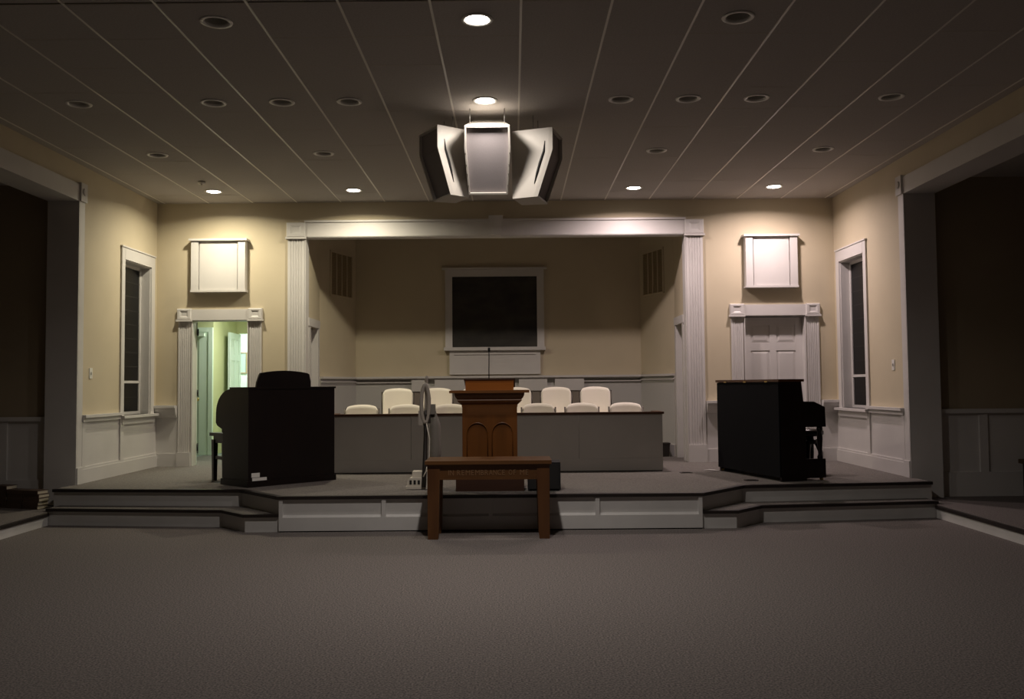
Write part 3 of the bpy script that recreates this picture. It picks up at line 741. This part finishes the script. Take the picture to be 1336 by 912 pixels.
# ------------------------------------------------------------------ piano and stool
pa = thing('upright_piano', 'black upright piano turned sideways with its cloth back to the room', 'piano', (3.3, 10.62, ZP), math.atan2(.966, -.257))
PL = 1.5     # local x along the back (away from camera); local -y towards the player
H = 1.178
bx('back_cloth', 'piano_cloth', pa, .0, PL, -.02, 0, .05, H-.035, bev=.003)
case = [(-.02, 0), (-.02, H-.03), (-.30, H-.03), (-.325, .905), (-.345, .64), (-.345, 0)]
for x0 in (0, PL-.035): MB().prism(case, 0, x0, x0+.035).bevel(.003).build('end_panel', 'piano_wood', pa)
arm = [(-.30, .918), (-.46, .915), (-.53, .885), (-.605, .85), (-.612, .62), (-.30, .62)]
for x0 in (-.001, PL-.04): MB().prism(arm, 0, x0, x0+.041).bevel(.004).build('key_arm', 'piano_wood', pa)
bx('key_bed', 'piano_wood', pa, .04, PL-.04, -.60, -.3, .62, .70)
bx('fall_board', 'piano_wood', pa, .04, PL-.04, -.46, -.3, .80, .90)
bx('keyboard', 'key_white', pa, .06, PL-.06, -.58, -.45, .70, .735)
bx('upper_panel', 'piano_wood', pa, .035, PL-.035, -.30, -.28, .86, H-.03)
bx('lower_panel', 'piano_wood', pa, .035, PL-.035, -.345, -.325, .1, .64)
bx('lid', 'piano_lid', pa, -.02, PL+.02, -.325, .01, H-.03, H, bev=.007)
for x_ in (.25, .75, 1.25): bx('lid_hinge', 'brass', pa, x_-.03, x_+.03, .009, .016, H-.035, H-.02)
for x0 in (.0, PL-.06):
    MB().lathe([(.028, .24), (.034, .27), (.022, .30), (.034, .50), (.024, .56), (.036, .59), (.032, .62)], 14, (x0+.035, -.55, 0)).build('leg', 'piano_wood', pa)
    bx('toe_block', 'piano_wood', pa, x0, x0+.06, -.6, -.34, .03, .25, bev=.008)
    for y_ in (-.56, -.05): MB().lathe([(.012, 0), (.022, .005), (.022, .03), (.01, .034)], 12, (x0+.035, y_, 0)).build('caster', 'brass', pa)
for x_ in (.66, .75, .84): bx('pedal', 'brass', pa, x_-.014, x_+.014, -.44, -.34, .06, .075, bev=.004)
so = thing('piano_stool', 'dark round piano stool with curved legs seen under the keyboard', 'stool', (3.93, 11.5, ZP))
MB().lathe([(.02, .47), (.15, .475), (.17, .50), (.17, .53), (.15, .555), (.02, .565)], 24).build('seat', 'piano_wood', so)
MB().lathe([(.02, .37), (.11, .38), (.115, .41), (.05, .43), (.045, .47)], 20).build('collar', 'piano_wood', so)
for k in range(4):
    a = PI/4 + PI/2*k + .3; c_, s_ = math.cos(a), math.sin(a)
    MB().tube([(r*c_, r*s_, z) for r, z in ((.06, .42), (.10, .36), (.13, .27), (.135, .18), (.145, .08), (.16, .012))], [.03, .032, .028, .022, .018, .02], 10).build('leg', 'piano_wood', so)

# ------------------------------------------------------------------ loudspeaker cluster
def speaker(label, corner, yaw, pitch, bend, taper, depth, wm=.226, wb=.195):
    """local: front looks to -y, top edge at z=0; corner = (local x, world point) of an upper front corner"""
    t = thing('hanging_loudspeaker', label, 'speaker', (0, 0, 0))
    ax, loc = corner
    M = Matrix.Rotation(yaw, 4, 'Z') @ Matrix.Rotation(math.radians(pitch), 4, 'X')
    t.rotation_euler = M.to_euler(); t.location = Vector(loc) - (M.to_3x3() @ Vector((ax, 0, 0)))
    def ring(k, dy, lift=0):
        return [(-.22*k, dy, 0), (-wm*k, dy, -.22), (-wb*k, dy+bend, -.68+lift), (wb*k, dy+bend, -.68+lift), (wm*k, dy, -.22), (.22*k, dy, 0)]
    back = [(x*taper, depth, min(z, 0)) for x, y, z in ring(1, 0, .07 if pitch else 0)]
    MB().loft([ring(1, .01), back]).build('cabinet', 'speaker_shell', t)
    def face(k, dy):
        c = -.33; return [(x*k, y, c+(z-c)*(1-(1-k)*.6)) for x, y, z in ring(1, dy)]
    MB().loft([ring(1, .012), ring(1, -.028), face(.92, -.028), face(.92, .012)], cap=False).build('front_rim', 'speaker_shell', t, fix=False)
    g = [face(.925, .002), face(.925, .009)]
    b = MB()
    for i, j in ((0, 1), (1, 2)):
        q = [[r[i], r[j], r[5-j], r[5-i]] for r in g]
        b.loft(q)
    b.build('grille', 'speaker_grille', t)
    for q in (-1, 1):
        for f in (.1, .35, .55, .8):
            yy, zz, xx = bend*f-.028, -.22-.46*f, wm-.007-(wm-wb)*f
            bx('grille_screw', 'steel', t, q*xx-.004, q*xx+.004, yy-.004, yy, zz-.004, zz+.004)
        p = []
        for f in (0, .25, .5, .75, 1):
            zz = -.13-.42*f; fb = max(0, (-zz-.22)/.46); yy = .05+bend*fb+.01*math.sin(PI*f)
            x0 = wm-(wm-wb)*fb if zz < -.22 else (wm+.22)/2
            p.append((q*(x0*(1-(1-taper)*(yy-bend*fb)/depth)), yy, zz))
        MB().tube(p, [.004, .012, .014, .012, .004], 6).build('hand_grip', 'dark_slot', t)
    return t, M
def hang(t, M, pts):
    inv = t.matrix_basis.inverted()
    for p in pts:
        w0 = t.matrix_basis @ Vector(p); w1 = Vector((w0.x, w0.y, ZC-.0))
        MB().tube([inv @ w0, inv @ w1], .004, 6).build('hanging_cable', 'steel', t)
c, M = speaker('centre loudspeaker hanging under the bright ceiling light, facing the room', (0, (.012, 8.86, 4.035)), 0, 25, 0, .62, .33)
hang(c, M, [(-.17, .06, -.01), (.17, .06, -.01)])
pl = hit(574, 163, 1, 8.98); pr = hit(717, 166, 1, 9.0)
l, M = speaker('left loudspeaker of the ceiling cluster, turned to the left', (.22, pl), math.radians(-60), 0, .15, .8, .36, .22, .2017)
hang(l, M, [(.1, .2, -.02), (-.1, .2, -.02)])
r, M = speaker('right loudspeaker of the ceiling cluster, turned to the right', (-.22, pr), math.radians(74), 0, .16, .85, .40, .22, .2068)
hang(r, M, [(.1, .2, -.02), (-.1, .2, -.02)])

# ------------------------------------------------------------------ hallway behind the left doorway
struct(bx('floor_hallway', 'hall_carpet', None, -6.6, -2.95, YB, 19.2, 0, ZP-.002), 'grey green carpet of the lit hallway', 'floor')
struct(bx('ceiling_hallway', 'hall_white', None, -6.6, -2.95, YB+FT, 19.2, 2.95, 3.05), 'ceiling of the lit hallway', 'ceiling')
struct(bx('wall_hallway_left', 'green_wall', None, -6.7, -6.55, YB+FT, 19.2, 0, 3.05), 'left wall of the lit hallway', 'wall')
struct(bx('wall_hallway_right', 'green_wall', None, -3.1, -2.95, YB+FT, 19.2, 0, 3.05), 'right wall of the lit hallway', 'wall')
HB = MB()
HB.box(-6.55, -4.87, 15.7, 17.05, ZP-.01, 2.95)
struct(HB.build('wall_hallway_corner', 'green_wall'), 'yellow green hallway wall receding to the far room', 'wall')
HB = MB(); HB.box(-4.87, -4.84, 17.0, 17.1, ZP-.01, 2.95); HB.box(-4.84, -3.95, 17.0, 17.1, 2.5, 2.95); HB.box(-3.95, -3.1, 17.0, 17.1, ZP-.01, 2.95)
struct(HB.build('wall_hallway_back', 'green_wall'), 'yellow green hallway end wall over the far doorway', 'wall')
HB = MB(); HB.box(-6.55, -3.1, 19.0, 19.15, ZP-.01, 2.95)
struct(HB.build('wall_far_room', 'room_white'), 'bright white wall of the far room', 'wall')
struct(bx('wall_far_room_side', 'room_white', None, -6.55, -6.5, 17.1, 19.0, ZP-.01, 2.95), 'side wall of the far room', 'wall')
d3 = frame('door_3', 'pale green-white door with closer across the hallway', 'door')
bx('slab', 'hall_white', d3, -5.85, -4.945, 15.66, 15.7, ZP, 2.45)
bx('casing', 'hall_white', d3, -4.94, -4.868, 15.64, 15.7, ZP, 2.45); bx('head_casing', 'hall_white', d3, -5.9, -4.868, 15.64, 15.7, 2.45, 2.53)
bx('stile', 'hall_white', d3, -5.1, -4.945, 15.652, 15.66, ZP, 2.45)
bx('closer_body', 'hall_white', d3, -5.25, -5.0, 15.60, 15.66, 2.38, 2.44, bev=.006)
bx('closer_arm', 'hall_white', d3, -5.12, -4.95, 15.59, 15.61, 2.45, 2.465)
bx('kick_plate', 'steel', d3, -5.80, -5.0, 15.655, 15.66, ZP+.03, ZP+.2)
d1 = frame('door_1', 'white door leaf swung open into the hallway, seen edge on', 'door', (DL[0]+.03, YB+FT-.02, ZP+.008), math.radians(112))
six_panel_door(d1, .80, DZ-.04-ZP, m='hall_white')
for z_ in (.2, 1.0, 1.9): MB().lathe([(.011, z_), (.011, z_+.1)], 10, (0, -.008, 0)).build('hinge', 'dark_slot', d1)
k = MB().lathe([(.012, 0), (.012, .03), (.028, .04), (.03, .055), (.018, .068), (.003, .07)], 16).build('knob', 'brass', d1)
k.rotation_euler = (PI/2, 0, 0); k.location = (.74, 0, .95)
d4 = frame('door_4', 'white panelled door standing open at the far room', 'door', (-4.82, 16.98, ZP+.01), math.radians(-86))
six_panel_door(d4, .82, 2.1, m='room_white')
k = MB().lathe([(.012, 0), (.012, .03), (.028, .04), (.03, .055), (.003, .07)], 16).build('knob', 'brass', d4); k.rotation_euler = (-PI/2, 0, 0); k.location = (.76, .04, .95)
p0 = hit(313, 461, 1, 18.99); p1 = hit(321, 486, 1, 18.99)
t = thing('wall_print', 'small framed pale blue print on the far room wall', 'picture', ((p0.x+p1.x)/2, 19.0, p1.z))
hw_, hh = (p1.x-p0.x)/2, p0.z-p1.z
bx('print', 'print_blue', t, -hw_, hw_, -.012, 0, 0, hh)
for q in (-1, 1): bx('frame_side', 'grille_slat', t, q*hw_, q*(hw_+.02), -.025, 0, -.02, hh+.02)
for z_ in (-.02, hh): bx('frame_rail', 'grille_slat', t, -hw_, hw_, -.025, 0, z_, z_+.02)
def ceiling_lamp(x, y, z, wt, col, label):
    t = thing('fluorescent_ceiling_light', label, 'ceiling light', (x, y, z))
    bx('housing', 'white_plastic', t, -.3, .3, -.16, .16, -.05, 0, bev=.006)
    bx('diffuser', 'lamp_glow', t, -.28, .28, -.14, .14, -.062, -.05)
    ld = bpy.data.lights.new('tube_light', 'AREA'); ld.shape = 'RECTANGLE'; ld.size = .55; ld.size_y = .27; ld.energy = wt; ld.color = col
    lo = bpy.data.objects.new('tube_light', ld); COL.objects.link(lo); lo.parent = t; lo.location = (0, 0, -.07)
HALL_W, ROOM_W = 14, 30
ceiling_lamp(-4.0, 15.3, 2.95, HALL_W, (.90, 1, .84), 'flat fluorescent light on the hallway ceiling')
ceiling_lamp(-4.6, 18.2, 2.95, ROOM_W, (.86, 1, .92), 'flat fluorescent light in the far room')

# ------------------------------------------------------------------ hymnals stacked on the left aisle floor
def book_proto():
    t = thing('hymnal', '', 'book')
    wv, dv, h = .155, .225, .042
    bx('cover', 'book_cover', t, -wv/2, wv/2, -dv/2, dv/2, 0, .004); bx('cover', 'book_cover', t, -wv/2, wv/2, -dv/2, dv/2, h-.004, h)
    bx('spine', 'book_cover', t, -wv/2-.003, -wv/2+.003, -dv/2, dv/2, 0, h, bev=.002)
    bx('pages', 'book_pages', t, -wv/2+.004, wv/2-.006, -dv/2+.006, dv/2-.006, .004, h-.004)
    return t
bp = book_proto(); first = True
stacks = [(44, 665, 5, 'nearest the opening post'), (19, 667, 5, 'middle'), (-6, 669, 6, 'cut by the left picture edge')]
names = ['bottom', 'second', 'third', 'fourth', 'fifth', 'sixth']
for px, py, cnt, lab in stacks:
    k = [t_[3] for t_ in stacks].index(lab)
    q = hit(43, 665, 2, ZA) + Vector((-.03-.223*k, .12+.073*k, 0))
    for i in range(cnt):
        o = bp if first else copy_tree(bp); first = False
        o.location = (q.x+random.uniform(-.006, .006), q.y+random.uniform(-.006, .006), ZA+i*.0425)
        o.rotation_euler.z = 1.25+random.uniform(-.03, .03)
        o['label'] = 'dark hymnal, %s in the stack %s' % ('topmost' if i == cnt-1 else names[i]+' from the floor', lab); o['group'] = 'stacked hymnals'

# small things
t = thing('wooden_bench', 'dark wooden bench end at the right picture edge in the aisle', 'bench', (6.2, 10.72, ZA))
bx('seat', 'pew_wood', t, 0, 1.2, -.2, .2, .40, .45, bev=.008)
for x_ in (.03, 1.12):
    for y_ in (-.16, .11): bx('leg', 'bench_wood', t, x_, x_+.05, y_, y_+.05, 0, .40, bev=.004)
bx('apron', 'bench_wood', t, .05, 1.15, -.15, -.13, .33, .40)
p = hit(869, 596, 2, ZP)
t = thing('waste_bin', 'small dark bin on the floor by the chancel\'s right door', 'bin', (p.x, p.y+.1, ZP))
MB().loft([[(-.05, -.08, 0), (.05, -.08, 0), (.05, .08, 0), (-.05, .08, 0)], [(-.065, -.1, .2), (.065, -.1, .2), (.065, .1, .2), (-.065, .1, .2)]]).build('body', 'vac_dark', t)
bx('rim', 'vac_dark', t, -.072, .072, -.107, .107, .195, .215, bev=.005)
for px, py, lab in ((895, 617, 'nearer the choir wall'), (980, 627, 'beside the piano')):
    p = hit(px, py, 2, ZP)
    t = thing('floor_outlet', 'dark floor outlet plate on the platform %s' % lab, 'floor outlet', (p.x, p.y, ZP))
    bx('plate', 'vac_dark', t, -.075, .075, -.045, .045, 0, .008, bev=.003); bx('cover_flap', 'vac_dark', t, -.05, .05, -.03, .03, .008, .012, bev=.002)
p = hit(938, 613, 2, ZP)
tag(MB().tube([(p.x-.22, p.y-.10, ZP+.006), (p.x-.14, p.y-.04, ZP+.006), (p.x-.08, p.y-.10, ZP+.006), (p.x-.05, p.y-.2, ZP+.006)], .006, 6).build('white_cable', 'paper'), 'short white cable on the carpet at the piano\'s far corner', 'cable')
